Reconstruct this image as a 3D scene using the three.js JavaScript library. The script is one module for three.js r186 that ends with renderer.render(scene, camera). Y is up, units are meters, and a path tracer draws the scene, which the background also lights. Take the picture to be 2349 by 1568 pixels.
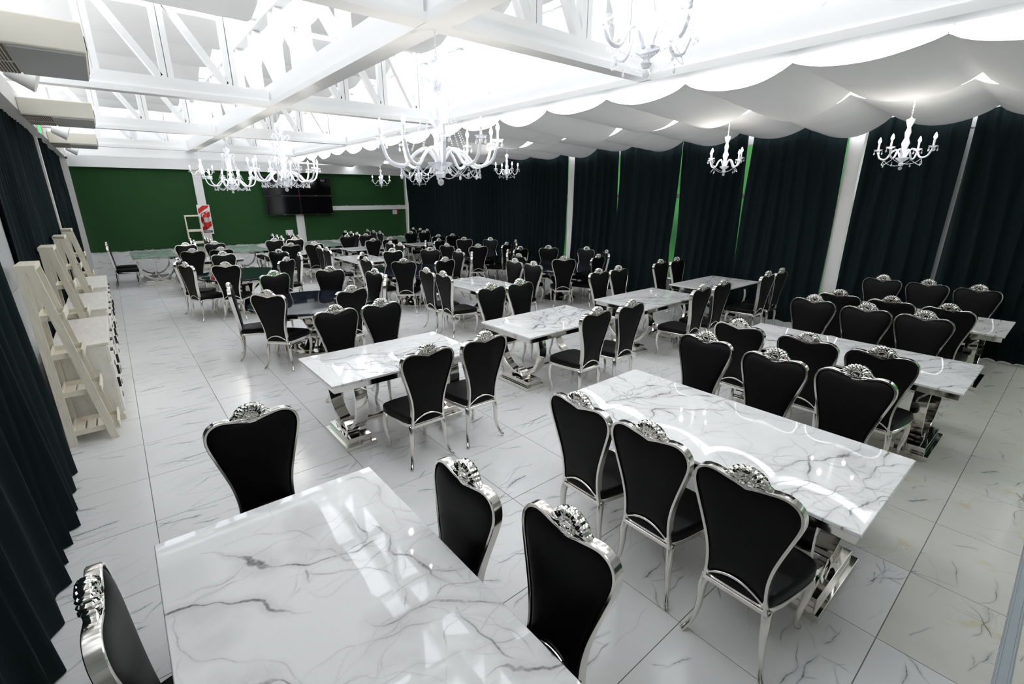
import * as THREE from 'three';
import { mergeGeometries, mergeVertices, toCreasedNormals } from 'three/addons/utils/BufferGeometryUtils.js';
import { RoundedBoxGeometry } from 'three/addons/geometries/RoundedBoxGeometry.js';

// ---------------------------------------------------------------- camera, sky, exposure
const scene = new THREE.Scene();
const camera = new THREE.PerspectiveCamera(71.99, 2349 / 1568, 0.05, 200);
camera.position.set(0, 2.339, 0);
camera.rotation.order = 'YXZ';
camera.rotation.set(-0.3004, -0.6916, 0);
scene.background = new THREE.Color(0.97, 0.985, 1.0);     // even white overcast sky
scene.backgroundIntensity = 5.2;
const renderer = new THREE.WebGLRenderer({ antialias: true });
renderer.toneMapping = THREE.LinearToneMapping;
renderer.toneMappingExposure = 1.0;
renderer.shadowMap.enabled = true;
const BULB_GLOW = 14, LAMP_SMALL = 0.5, LAMP_BIG = 1.1;

// ---------------------------------------------------------------- helpers
function rng(seed) { let a = seed >>> 0; return () => { a = (a + 0x6D2B79F5) | 0; let t = Math.imul(a ^ (a >>> 15), 1 | a); t = (t + Math.imul(t ^ (t >>> 7), 61 | t)) ^ t; return ((t ^ (t >>> 14)) >>> 0) / 4294967296; }; }
const V = (x, y, z) => new THREE.Vector3(x, y, z);
const PI = Math.PI;
const used = {};
function numbered(n) { if (!(n in used)) { used[n] = 0; return n; } used[n]++; return n + '_' + String(used[n]).padStart(3, '0'); }
function tag(o, label, category, group) { o.userData.label = label; o.userData.category = category; if (group) o.userData.group = group; return o; }
function prep(m) { m.castShadow = true; m.receiveShadow = true; return m; }
function thing(name, label, category, group) { const g = new THREE.Group(); g.name = numbered(name); tag(g, label, category, group); scene.add(g); return g; }
function plain(g) {      // same attributes everywhere so that pieces can be joined
  g = g.index ? g.toNonIndexed() : g;
  for (const k of Object.keys(g.attributes)) if (!['position', 'normal', 'uv'].includes(k)) g.deleteAttribute(k);
  if (!g.attributes.uv) g.setAttribute('uv', new THREE.BufferAttribute(new Float32Array(g.attributes.position.count * 2), 2));
  if (!g.attributes.normal) g.computeVertexNormals();
  return g;
}
function join(list) { return list.length === 1 ? list[0] : mergeVertices(mergeGeometries(list.map(plain)), 1e-5); }
function part(parent, name, geo, mat, label) { const m = prep(new THREE.Mesh(Array.isArray(geo) ? join(geo) : geo, mat)); m.name = name; if (label) m.userData.label = label; parent.add(m); return m; }
function solo(name, geo, mat, label, category, group) { const m = prep(new THREE.Mesh(Array.isArray(geo) ? join(geo) : geo, mat)); m.name = numbered(name); tag(m, label, category, group); scene.add(m); return m; }
function structure(name, geo, mat, label) { const m = geo ? prep(new THREE.Mesh(Array.isArray(geo) ? join(geo) : geo, mat)) : new THREE.Group(); m.name = name; m.userData.kind = 'structure'; m.userData.label = label; scene.add(m); return m; }
function dup(o, label, group) { const c = o.clone(); c.name = numbered(o.name.replace(/_\d{3}$/, '')); c.userData = { ...o.userData }; if (label) c.userData.label = label; if (group) c.userData.group = group; scene.add(c); return c; }
function box(x0, x1, y0, y1, z0, z1) { const g = new THREE.BoxGeometry(x1 - x0, y1 - y0, z1 - z0); g.translate((x0 + x1) / 2, (y0 + y1) / 2, (z0 + z1) / 2); return g; }
function rbox(x0, x1, y0, y1, z0, z1, r = 0.006, s = 1) { const g = new RoundedBoxGeometry(x1 - x0, y1 - y0, z1 - z0, s, r); g.translate((x0 + x1) / 2, (y0 + y1) / 2, (z0 + z1) / 2); return g; }
// box with uv in metres
function uvBox(x0, x1, y0, y1, z0, z1) {
  const g = box(x0, x1, y0, y1, z0, z1).toNonIndexed(); const p = g.attributes.position, n = g.attributes.normal, u = g.attributes.uv;
  for (let i = 0; i < p.count; i++) { const ax = Math.abs(n.getX(i)), ay = Math.abs(n.getY(i)); if (ay > 0.5) u.setXY(i, p.getX(i), p.getZ(i)); else if (ax > 0.5) u.setXY(i, p.getZ(i), p.getY(i)); else u.setXY(i, p.getX(i), p.getY(i)); }
  return g;
}
// beam of rectangular section between two points; up gives the direction of its height
function beam(a, b, w, h, up = V(0, 1, 0)) {
  const d = b.clone().sub(a), L = d.length(); d.normalize();
  const s = new THREE.Vector3().crossVectors(d, up).normalize(), t = new THREE.Vector3().crossVectors(s, d).normalize();
  const g = new THREE.BoxGeometry(w, h, L); const m = new THREE.Matrix4().makeBasis(s, t, d.clone().negate()); m.setPosition(a.clone().add(b).multiplyScalar(0.5)); g.applyMatrix4(m); return g;
}
// tube whose radius changes; rx/ry flatten the section
function sweep(pts, radius, seg = 14, radial = 8, flat = 1) {
  const curve = new THREE.CatmullRomCurve3(pts); const fr = curve.computeFrenetFrames(seg, false); const pos = [], idx = [], uv = [];
  for (let i = 0; i <= seg; i++) {
    const p = curve.getPointAt(i / seg), r = radius(i / seg);
    for (let j = 0; j <= radial; j++) { const a = j / radial * 2 * PI, c = Math.cos(a) * r, s = Math.sin(a) * r * flat; pos.push(p.x + fr.normals[i].x * c + fr.binormals[i].x * s, p.y + fr.normals[i].y * c + fr.binormals[i].y * s, p.z + fr.normals[i].z * c + fr.binormals[i].z * s); uv.push(j / radial, i / seg); }
  }
  const w = radial + 1;
  for (let i = 0; i < seg; i++) for (let j = 0; j < radial; j++) { const a = i * w + j, b = a + w; idx.push(a, a + 1, b, b, a + 1, b + 1); }
  for (const [row, flip] of [[0, true], [seg, false]]) { const p = curve.getPointAt(row / seg), c = pos.length / 3; pos.push(p.x, p.y, p.z); uv.push(0, 0); for (let j = 0; j < radial; j++) { const a = row * w + j; flip ? idx.push(c, a + 1, a) : idx.push(c, a, a + 1); } }
  const g = new THREE.BufferGeometry(); g.setAttribute('position', new THREE.Float32BufferAttribute(pos, 3)); g.setAttribute('uv', new THREE.Float32BufferAttribute(uv, 2)); g.setIndex(idx); g.computeVertexNormals(); return g;
}
// surface from a function of (u,v)
function sheet(f, nu, nv, su = 1, sv = 1) {
  const pos = [], uv = [], idx = [];
  for (let j = 0; j <= nv; j++) for (let i = 0; i <= nu; i++) { const p = f(i / nu, j / nv); pos.push(p.x, p.y, p.z); uv.push(i / nu * su, j / nv * sv); }
  for (let j = 0; j < nv; j++) for (let i = 0; i < nu; i++) { const a = j * (nu + 1) + i, b = a + nu + 1; idx.push(a, a + 1, b, b, a + 1, b + 1); }
  const g = new THREE.BufferGeometry(); g.setAttribute('position', new THREE.Float32BufferAttribute(pos, 3)); g.setAttribute('uv', new THREE.Float32BufferAttribute(uv, 2)); g.setIndex(idx); g.computeVertexNormals(); return g;
}
const lathe = (pts, n = 20) => new THREE.LatheGeometry(pts.map(([x, y]) => new THREE.Vector2(x, y)), n);

// ---------------------------------------------------------------- noise and textures
function makeNoise(seed) {
  const r = rng(seed), P = new Uint8Array(512), G = [];
  const p = [...Array(256).keys()]; for (let i = 255; i > 0; i--) { const j = Math.floor(r() * (i + 1)); [p[i], p[j]] = [p[j], p[i]]; }
  for (let i = 0; i < 512; i++) P[i] = p[i & 255];
  for (let i = 0; i < 256; i++) { const a = r() * 2 * PI; G.push([Math.cos(a), Math.sin(a)]); }
  const fade = (t) => t * t * t * (t * (t * 6 - 15) + 10);
  return (x, y) => { const X = Math.floor(x), Y = Math.floor(y), fx = x - X, fy = y - Y, xi = X & 255, yi = Y & 255; const g = (i, j, a, b) => { const v = G[P[P[(xi + i) & 255] + ((yi + j) & 255)]]; return v[0] * a + v[1] * b; }; const u = fade(fx), v = fade(fy); const a = g(0, 0, fx, fy) * (1 - u) + g(1, 0, fx - 1, fy) * u, b = g(0, 1, fx, fy - 1) * (1 - u) + g(1, 1, fx - 1, fy - 1) * u; return (a * (1 - v) + b * v) * 1.5; };
}
const fbm = (n, x, y, o = 4) => { let s = 0, a = 1, f = 1; for (let i = 0; i < o; i++) { s += a * n(x * f + i * 17.3, y * f - i * 9.1); a *= 0.5; f *= 2.03; } return s; };
const sm = (a, b, x) => { const t = Math.min(1, Math.max(0, (x - a) / (b - a))); return t * t * (3 - 2 * t); };
function dataTex(w, h, f, srgb = true) {
  const d = new Uint8Array(w * h * 4);
  for (let y = 0; y < h; y++) for (let x = 0; x < w; x++) { const c = f(x / w, y / h, x, y), k = (y * w + x) * 4; d[k] = Math.max(0, Math.min(255, c[0])); d[k + 1] = Math.max(0, Math.min(255, c[1])); d[k + 2] = Math.max(0, Math.min(255, c[2])); d[k + 3] = 255; }
  const t = new THREE.DataTexture(d, w, h); t.colorSpace = srgb ? THREE.SRGBColorSpace : THREE.NoColorSpace; t.wrapS = t.wrapT = THREE.RepeatWrapping; t.magFilter = THREE.LinearFilter; t.minFilter = THREE.LinearMipmapLinearFilter; t.generateMipmaps = true; t.needsUpdate = true; return t;
}
// white marble: veins walked as wandering, branching lines of changing width, over faint clouds
function marble(seed, px, py, W, H, o) {
  const r = rng(seed), n = makeNoise(seed), q = makeNoise(seed + 23), buf = new Float32Array(px * py), ppm = px / W;
  const splat = (x, y, rad, s) => { const R = Math.ceil(rad * 1.6), X = Math.round(x), Y = Math.round(y); for (let j = -R; j <= R; j++) { const yy = Y + j; if (yy < 0 || yy >= py) continue; for (let i = -R; i <= R; i++) { const xx = X + i; if (xx < 0 || xx >= px) continue; const d = Math.hypot(xx - x, yy - y), k = s * (1 - sm(rad * 0.35, rad * 1.5 + 0.6, d)); const p = yy * px + xx; if (k > buf[p]) buf[p] += (k - buf[p]) * 0.75; } } };
  const walk = (x, y, ang, len, w, s, depth) => {
    const id = r() * 99, steps = Math.round(len * ppm / 1.5); let a = ang;
    for (let i = 0; i < steps; i++) {
      const t = i / steps, f = i * 1.5 / ppm; a = ang + n(f * 2.2 + id, id) * o.wander + n(f * 11 + id, id + 5) * o.jag; x += Math.cos(a) * 1.5; y += Math.sin(a) * 1.5;
      const thin = sm(0, 0.12, t) * (1 - sm(0.7, 1, t)), bl = sm(0.25, 0.75, n(f * 4.5 + id, id + 40)) * o.blotch, br = 0.45 + 0.75 * sm(-0.5, 0.4, n(f * 9 + id, id + 70));
      const rad = Math.max(0.35, w * ppm * (0.4 + 0.9 * sm(-0.4, 0.7, n(f * 6 + id, id + 9)) + bl * (1 + 0.6 * n(f * 60, id))) * (0.3 + 0.7 * thin));
      splat(x + n(f * 40, id) * rad * 0.7, y + n(f * 40, id + 3) * rad * 0.7, rad, s * br * (0.35 + 0.65 * thin));
      if (i % 5 === 0) splat(x, y, rad * 4 + 2, s * 0.16 * thin);
      if (depth < 3 && r() < o.branch * 1.5 / ppm) walk(x, y, a + (r() < 0.5 ? -1 : 1) * (0.35 + r() * 0.75), len * (0.2 + r() * 0.35), w * (0.45 + 0.3 * r()), s * (0.5 + 0.45 * r()), depth + 1);
    }
  };
  for (let k = 0; k < o.count; k++) { const big = k < o.count * o.bigShare; walk(r() * px, r() * py, o.angle + (r() - 0.5) * o.spread, o.len * (0.45 + 0.75 * r()), big ? o.width : o.width * 0.4, big ? o.dark : o.dark * 0.42, big ? 0 : 2); }
  return dataTex(px, py, (u, v, x, y) => { const X = u * W, Y = v * H, c = sm(0.05, 1.1, fbm(q, X * 2.2, Y * 2.2, 4)) * o.cloud, t = Math.min(1, buf[y * px + x] * (0.82 + 0.3 * n(X * 70, Y * 70)) + c), g = n(X * 90, Y * 90) * 1.1; return [0, 1, 2].map((k) => o.base[k] * (1 - t) + o.vein[k] * t + g); });
}

// ---------------------------------------------------------------- materials
const std = (o) => new THREE.MeshStandardMaterial(o), phys = (o) => new THREE.MeshPhysicalMaterial(o);
const lin = (r, g, b) => new THREE.Color().setRGB(r, g, b);
const M = {};
M.chrome = std({ color: lin(0.80, 0.78, 0.745), metalness: 1, roughness: 0.07 });
M.chromeSoft = std({ color: lin(0.76, 0.735, 0.70), metalness: 1, roughness: 0.15 });
M.leather = (() => { const n = makeNoise(301); const bump = dataTex(256, 256, (u, v, x, y) => { const a = n(x * 0.28, y * 0.28) * 70 + n(x * 0.11, y * 0.11) * 50 + 128; return [a, a, a]; }, false); bump.repeat.set(6, 6); return phys({ color: lin(0.0045, 0.0045, 0.005), roughness: 0.45, specularIntensity: 0.24, bumpMap: bump, bumpScale: 0.0004 }); })();
M.white = std({ color: lin(0.80, 0.80, 0.79), roughness: 0.42 });
M.whitePost = std({ color: lin(0.78, 0.77, 0.75), roughness: 0.5 });
M.cream = (() => { const n = makeNoise(77); return std({ map: dataTex(256, 256, (u, v, x, y) => { const a = n(x * 0.02, y * 0.3) * 7 + fbm(n, x * 0.03, y * 0.03, 3) * 9; const w = sm(0.55, 0.8, fbm(n, x * 0.05 + 9, y * 0.05, 4)) * 26; return [232 + a - w, 226 + a - w, 208 + a - w * 1.1]; }), roughness: 0.62 }); })();
M.cabinet = (() => { const n = makeNoise(78); return std({ map: dataTex(256, 256, (u, v, x, y) => { const a = fbm(n, x * 0.03, y * 0.03, 3) * 6, w = sm(0.62, 0.85, fbm(n, x * 0.06 + 4, y * 0.06, 4)) * 18; return [233 + a - w, 230 + a - w, 220 + a - w]; }), roughness: 0.55 }); })();
M.blackMetal = std({ color: lin(0.02, 0.02, 0.022), roughness: 0.45, metalness: 0.4 });
M.darkGap = std({ color: lin(0.03, 0.03, 0.03), roughness: 0.9 });
M.velvet = phys({ color: lin(0.0055, 0.0125, 0.0138), roughness: 0.9, specularIntensity: 0.3, sheen: 1, sheenRoughness: 0.4, sheenColor: lin(0.035, 0.06, 0.06), side: THREE.DoubleSide });
M.fabric = phys({ color: lin(0.69, 0.685, 0.67), roughness: 1, transmission: 0.05, thickness: 0, side: THREE.DoubleSide });
M.opal = phys({ color: lin(0.97, 0.98, 1), roughness: 0.15, transmission: 1, thickness: 0, ior: 1.3, side: THREE.DoubleSide });
M.pane = phys({ color: lin(0.97, 0.99, 0.98), roughness: 0.02, transmission: 1, thickness: 0, side: THREE.DoubleSide });
M.crystal = phys({ color: lin(0.97, 0.98, 1), roughness: 0.06, transmission: 0.72, thickness: 0, ior: 1.7, side: THREE.DoubleSide });
M.crystalSolid = phys({ color: lin(0.96, 0.97, 1), roughness: 0.08, transmission: 0.38, thickness: 0, ior: 1.6, side: THREE.DoubleSide });
M.candle = std({ color: lin(0.86, 0.86, 0.85), roughness: 0.5 });
M.bulb = std({ color: lin(1, 1, 1), emissive: lin(1, 0.985, 0.96), emissiveIntensity: BULB_GLOW, roughness: 0.4 });
M.acBody = std({ color: lin(0.72, 0.69, 0.60), roughness: 0.5 });
M.acGrey = std({ color: lin(0.42, 0.43, 0.42), roughness: 0.5 });
M.grille = std({ color: lin(0.09, 0.075, 0.06), roughness: 0.6 });
M.screen = phys({ color: lin(0.004, 0.004, 0.005), roughness: 0.07, specularIntensity: 0.5 });
M.tvBezel = std({ color: lin(0.012, 0.012, 0.013), roughness: 0.35 });
M.red = std({ color: lin(0.55, 0.012, 0.012), roughness: 0.35 });
M.redGlow = std({ color: lin(0.4, 0.01, 0.01), emissive: lin(1, 0.04, 0.03), emissiveIntensity: 1.2 });
M.greenGlow = std({ color: lin(0.05, 0.4, 0.1), emissive: lin(0.08, 1, 0.22), emissiveIntensity: 1.0 });
M.plate = std({ color: lin(0.6, 0.6, 0.6), roughness: 0.4, metalness: 0.3 });
M.strip = std({ color: lin(0.42, 0.46, 0.5), metalness: 0.75, roughness: 0.42 });
M.concrete = std({ color: lin(0.4, 0.4, 0.39), roughness: 0.9 });
const marbleOpt = { angle: 0.75, spread: 0.7, count: 64, bigShare: 0.42, len: 1.15, width: 0.0056, dark: 0.86, branch: 3.2, blotch: 2.4, wander: 1.3, jag: 0.9, cloud: 0.16, base: [238, 238, 237], vein: [116, 115, 117] };
M.top = [[11, 2.25], [29, 2.0]].map(([s, a]) => phys({ map: marble(s, 1024, 1024, 2.1, 2.1, { ...marbleOpt, angle: a }), roughness: 0.025 }));
M.topSmall = [[43, 0.25], [57, -0.35]].map(([s, a]) => phys({ map: marble(s, 1024, 640, 1.57, 0.97, { ...marbleOpt, angle: a, count: 44 }), roughness: 0.025 }));
M.topEdge = std({ color: lin(0.78, 0.78, 0.77), roughness: 0.15 });
function streaks(seed, base, light, amt) { const n = makeNoise(seed); return dataTex(768, 768, (u, v) => { const w = fbm(n, u * 3, v * 3, 3) * 0.10; const a = fbm(n, u * 5, (v + w) * 46, 4), b = fbm(n, u * 14 + 7, (v + w) * 150, 2); const t = Math.max(0, sm(0.05, 0.95, a) * 0.75 + sm(0.2, 0.9, b) * 0.45) * amt; return base.map((c, k) => c * (1 - t) + light[k] * t); }); }
M.darkTop = phys({ map: streaks(91, [17, 21, 31], [92, 101, 120], 0.75), roughness: 0.03 });
M.greenTop = (() => { const n = makeNoise(97); return phys({ map: dataTex(384, 384, (u, v) => { const a = fbm(n, u * 9, v * 9, 5), b = Math.abs(fbm(n, u * 5 + 9, v * 5, 4)); const t = sm(-0.4, 0.9, a), k = (1 - sm(0, 0.07, b)) * 50; return [118 + t * 52 + k, 136 + t * 54 + k, 126 + t * 50 + k]; }), roughness: 0.32 }); })();
const tileOpt = { angle: 0.1, spread: 0.7, count: 16, bigShare: 0.4, len: 0.36, width: 0.0028, dark: 1.0, branch: 2.2, blotch: 1.6, wander: 0.75, jag: 0.5, cloud: 0.06, base: [228, 228, 227], vein: [118, 124, 127] };
M.tile = [101, 113, 127, 139, 151, 163].map((s, i) => std({ map: marble(s, 512, 512, 0.75, 0.75, { ...tileOpt, angle: -0.15 + 0.2 * (i % 3), count: 13 + 4 * (i % 3) }), roughness: 0.2 }));
M.tileRust = [171, 179].map((s) => { const base = marble(s, 512, 512, 0.75, 0.75, { ...tileOpt, angle: 0.6, spread: 2, base: [216, 215, 207] }); const d = base.image.data, n = makeNoise(s + 3);
  for (let y = 0; y < 512; y++) for (let x = 0; x < 512; x++) { const k = (y * 512 + x) * 4, u = x / 512, v = y / 512; const st = sm(0.15, 0.9, fbm(n, u * 6, v * 6, 5)) * 0.5 + sm(0.35, 1.0, fbm(n, u * 15 + 9, v * 15, 4)) * 0.5, e = st * sm(0.1, 0.7, fbm(n, u * 2.1 + 4, v * 2.1, 2)); d[k] -= e * 10; d[k + 1] -= e * 26; d[k + 2] -= e * 62; }
  return std({ map: base, roughness: 0.26 }); });
M.grout = std({ color: lin(0.23, 0.22, 0.21), roughness: 0.9 });
M.wallTile = [201, 211].map((s) => std({ map: marble(s, 512, 512, 0.9, 0.75, { ...tileOpt, angle: 0.15 }), roughness: 0.25 }));
M.greyTile = std({ map: marble(221, 512, 512, 0.9, 0.75, { ...tileOpt, angle: 1.1, base: [196, 197, 198] }), roughness: 0.35 });
M.grass = (() => { const n = makeNoise(401), r = rng(9); const s = 1024, h = new Float32Array(s * s).fill(0);
  for (let k = 0; k < 52000; k++) { let x = r() * s, y = r() * s; const a = r() * 2 * PI, L = 7 + r() * 13, z = r(); for (let i = 0; i < L; i++) { const X = (Math.floor(x + Math.cos(a) * i) + s) % s, Y = (Math.floor(y + Math.sin(a) * i) + s) % s, q = Y * s + X, zz = z + i / L * 0.15; if (zz > h[q]) h[q] = zz; } }
  const map = dataTex(s, s, (u, v, x, y) => { const t = 0.5 + 0.35 * n(x * 0.3, y * 0.3), k = 0.9; return [(16 + 50 * t) * k, (66 + 84 * t) * k, (26 + 40 * t) * k]; });
  const bump = dataTex(s, s, (u, v, x, y) => { const a = h[y * s + x] * 230; return [a, a, a]; }, false);
  const tex = (t) => { t.repeat.set(0.9, 0.9); return t; };
  return std({ map: tex(map), bumpMap: tex(bump), bumpScale: 0.02, roughness: 0.8 }); })();
M.hedge = std({ map: M.grass.map, color: lin(1.0, 1.0, 1.0), roughness: 0.9 });

// ---------------------------------------------------------------- the room
const XL = -0.94, XR = 9.98, ZB = -18.85, ZF = 4.6;      // inner faces of the four walls
const TILE = 0.75, GX = -0.161, GZ = -0.2595;
{
  const fl = structure('floor', null, null, 'white marble-look tile floor with thin grey veins and dark joints');
  part(fl, 'joint_bed', box(XL - 0.2, XR + 0.2, -0.2, -0.004, ZB - 0.2, ZF + 0.2), M.grout, 'grey grout between the tiles');
  const gap = 0.0022, tg = (x0, x1, z0, z1) => { const g = uvBox(x0 + gap, x1 - gap, -0.02, 0, z0 + gap, z1 - gap); return g; };
  const unit = (() => { const g = rbox(-TILE / 2 + gap, TILE / 2 - gap, -0.02, 0, -TILE / 2 + gap, TILE / 2 - gap, 0.0015); const p = g.attributes.position, u = g.attributes.uv; for (let i = 0; i < p.count; i++) u.setXY(i, p.getX(i) / TILE + 0.5, p.getZ(i) / TILE + 0.5); return g; })();
  const r = rng(5), all = [];
  for (let i = -1; i < 14; i++) for (let j = -25; j < 7; j++) {
    const x = GX + (i + 0.5) * TILE, z = GZ + (j + 0.5) * TILE; if (x - TILE / 2 > XR || z - TILE / 2 < ZB - TILE) continue;
    const rust = j >= 0 && j <= 0 && i > 3, strip = j === 0;
    all.push({ i, j, x, z, d: z > 0.6 ? 99 : Math.hypot(x, z), rust, m: Math.floor(r() * 6), q: Math.floor(r() * 4) });
  }
  all.sort((a, b) => a.d - b.d);
  const rest = [];
  all.forEach((t, k) => {
    if (k < 296) { const mt = (t.rust || (t.j === -1 && t.i > 4)) ? M.tileRust[t.m % 2] : M.tile[t.m]; const m = part(fl, 'floor_tile', unit, mt); m.position.set(t.x, 0, t.z); m.rotation.y = (t.q % 2) * PI; }
    else { const g = unit.clone(); g.translate(t.x, 0, t.z); rest.push(g); }
  });
  const m = part(fl, 'far_floor_tiles', rest, M.tile[2]); m.userData.kind = 'stuff';
  solo('floor_track', [rbox(XL + 0.1, 5.2, -0.002, 0.006, 0.185, 0.25, 0.002), rbox(XL + 0.1, 5.2, 0, 0.012, 0.19, 0.2, 0.002), rbox(XL + 0.1, 5.2, 0, 0.012, 0.236, 0.246, 0.002)], M.strip, 'rust-edged steel sliding-door track let into the tiled floor', 'floor track');
}
// back wall: tiled base, grass panels, white frame
{
  const w = structure('wall_back', box(XL - 0.3, XR + 0.3, 0, 5.3, ZB - 0.25, ZB - 0.06), M.white, 'back wall clad in green artificial grass above a white tiled base');
  const xs = []; for (let x = XL; x < XR; x += 0.9) xs.push(x); xs.push(XR);
  for (let i = 0; i + 1 < xs.length; i++) part(w, 'base_tile', uvBox(xs[i] + 0.002, xs[i + 1] - 0.002, 0, 0.745, ZB - 0.06, ZB), M.wallTile[i % 2]);
  // grass mats with a slightly ragged lower edge
  const mat = (x0, x1, y0, y1) => { const r = rng(Math.round(x0 * 100) + 7), s = new THREE.Shape(); s.moveTo(x0, y1); s.lineTo(x1, y1); const n = Math.round((x1 - x0) / 0.06); for (let i = 0; i <= n; i++) s.lineTo(x1 + (x0 - x1) * i / n, y0 + (r() - 0.5) * 0.035); s.closePath(); const g = new THREE.ExtrudeGeometry(s, { depth: 0.035, bevelEnabled: false }); g.translate(0, 0, ZB - 0.01); return g; };
  for (const [a, b, c, d] of [[XL + 0.02, 2.3, 0.73, 3.2], [2.52, 5.28, 0.73, 3.2], [5.56, 9.72, 0.73, 1.82], [5.56, 9.72, 1.98, 3.2]]) part(w, 'grass_panel', mat(a, b, c, d), M.grass, 'green artificial grass mat');
  part(w, 'ledge', rbox(XL, XR, 0.735, 0.752, ZB - 0.03, ZB + 0.012, 0.003), M.whitePost);
  const fr = [['trim_1', box(XL, XR, 3.14, 3.44, ZB, ZB + 0.16)], ['trim_2', box(6.6, 9.75, 1.82, 1.98, ZB, ZB + 0.07)]];
  for (const [n, g] of fr) structure(n, g, M.white, n === 'trim_1' ? 'white box beam along the top of the grass wall' : 'white crossbar across the grass wall beside the screens');
  structure('trim_3', box(2.29, 2.53, 0.0, 3.14, ZB, ZB + 0.09), M.whitePost, 'white post on the grass wall carrying the extinguisher board');
  structure('trim_4', [box(5.28, 5.5, 0, 3.14, ZB, ZB + 0.09), box(5.5, 5.56, 0, 3.14, ZB, ZB + 0.05)], M.whitePost, 'white post on the grass wall under the screens');
  structure('trim_5', box(9.72, 9.9, 0, 3.6, ZB - 0.02, ZB + 0.16), M.whitePost, 'white corner post where grass wall meets the window curtains');
  structure('trim_6', box(XL - 0.02, -0.62, 0, 3.6, ZB - 0.02, ZB + 0.2), M.whitePost, 'cream corner post where grass wall meets the cabinet wall');
}
// side walls
{
  const w = structure('wall_left', box(XL - 0.2, XL - 0.03, 0, 3.75, ZB - 0.2, ZF), M.white, 'white wall behind the dark curtains and cabinets');
  for (let k = 0; k < 2; k++) for (let j = 0; j < 4; j++) part(w, 'wall_tile', uvBox(XL - 0.03, -0.805, j * 0.75 + 0.002, j * 0.75 + 0.748, -6.7 + k * 0.75 + 0.002, -6.7 + (k + 1) * 0.75 - 0.002), M.greyTile);
  structure('trim_7', [box(XL - 0.05, -0.62, 3.36, 3.62, ZB, ZF)], M.whitePost, 'white rail beam above the curtains on the cabinet wall');
  const cl = structure('window_1', null, null, 'translucent clerestory glazing above the cabinet wall');
  for (let k = 0; k < 15; k++) part(cl, k < 12 ? 'pane' : 'panel', box(XL - 0.12, XL - 0.11, 3.78, 5.0, -18.7 + k * 1.55, -18.7 + (k + 1) * 1.55 - 0.06), k < 12 ? M.opal : M.white);  // unseen near-end bays are closed with solid panels to cut the light there
  part(cl, 'frame', [box(XL - 0.16, XL - 0.06, 3.72, 3.8, ZB, ZF), box(XL - 0.16, XL - 0.06, 4.98, 5.1, ZB, ZF), ...[...Array(16).keys()].map((k) => box(XL - 0.16, XL - 0.07, 3.78, 5, -18.76 + k * 1.55, -18.7 + k * 1.55))], M.white);
  // window wall: posts, sills, head, panes, planted bank outside
  structure('trim_8', box(XR - 0.05, XR + 0.2, 3.3, 3.75, ZB, ZF), M.white, 'white head beam over the window wall');
  structure('wall_right', box(XR, XR + 0.2, 0, 0.42, ZB, ZF), M.whitePost, 'low white sill wall under the windows');
  const zs = [-18.6, -16.3, -14.05, -11.8, -9.33, -7.67, -6.05, -4.35, -2.86, -1.46, 0.6, 2.6, ZF];
  const win = structure('window_2', null, null, 'window wall with white posts behind the dark curtains');
  const wide = (z) => z === -9.33 || z === -2.86;
  zs.forEach((z, i) => {
    part(win, 'post', box(XR - (wide(z) ? 0.17 : 0.04), XR + 0.1, 0, 3.6, z - (wide(z) ? 0.11 : 0.05), z + (wide(z) ? 0.11 : 0.05)), M.whitePost);
    if (i + 1 < zs.length) { part(win, 'pane', box(XR + 0.04, XR + 0.048, 0.46, 3.3, z + 0.06, zs[i + 1] - 0.06), M.pane); part(win, 'transom', box(XR, XR + 0.08, 2.3, 2.38, z + 0.06, zs[i + 1] - 0.06), M.whitePost); part(win, 'sill', box(XR - 0.03, XR + 0.1, 0.42, 0.47, z + 0.06, zs[i + 1] - 0.06), M.whitePost); }
  });
  const bank = sheet((u, v) => V(12.2 + 0.5 * v + 0.12 * Math.sin(u * 90) * Math.sin(v * 17 + u * 40), -0.2 + v * 4.0, ZB - 3 + u * (ZF - ZB + 7)), 160, 20, 28, 5);
  solo('hedge', bank, M.hedge, 'sunlit green hedge glimpsed between the window curtains', 'hedge');
  solo('outdoor_path', box(XR + 0.2, 11.95, -0.3, -0.05, ZB - 4, ZF + 4), M.concrete, 'pale paving outside the window wall', 'paving');
  // wall behind the camera: grass-clad like the far one, mirrored in the chrome
  const f = structure('wall_front', box(XL - 0.3, XR + 0.3, 0, 5.3, ZF, ZF + 0.2), M.white, 'wall opposite the screens, partly clad in grass');
  part(f, 'grass_panel', uvBox(XL + 0.3, XR - 0.3, 0.6, 2.9, ZF - 0.035, ZF), M.grass, 'green artificial grass mat');
  structure('trim_9', rbox(5.24, 5.44, 0, 3.66, 0.13, 0.33, 0.01), M.whitePost, 'white post standing at the floor track');
}
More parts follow.
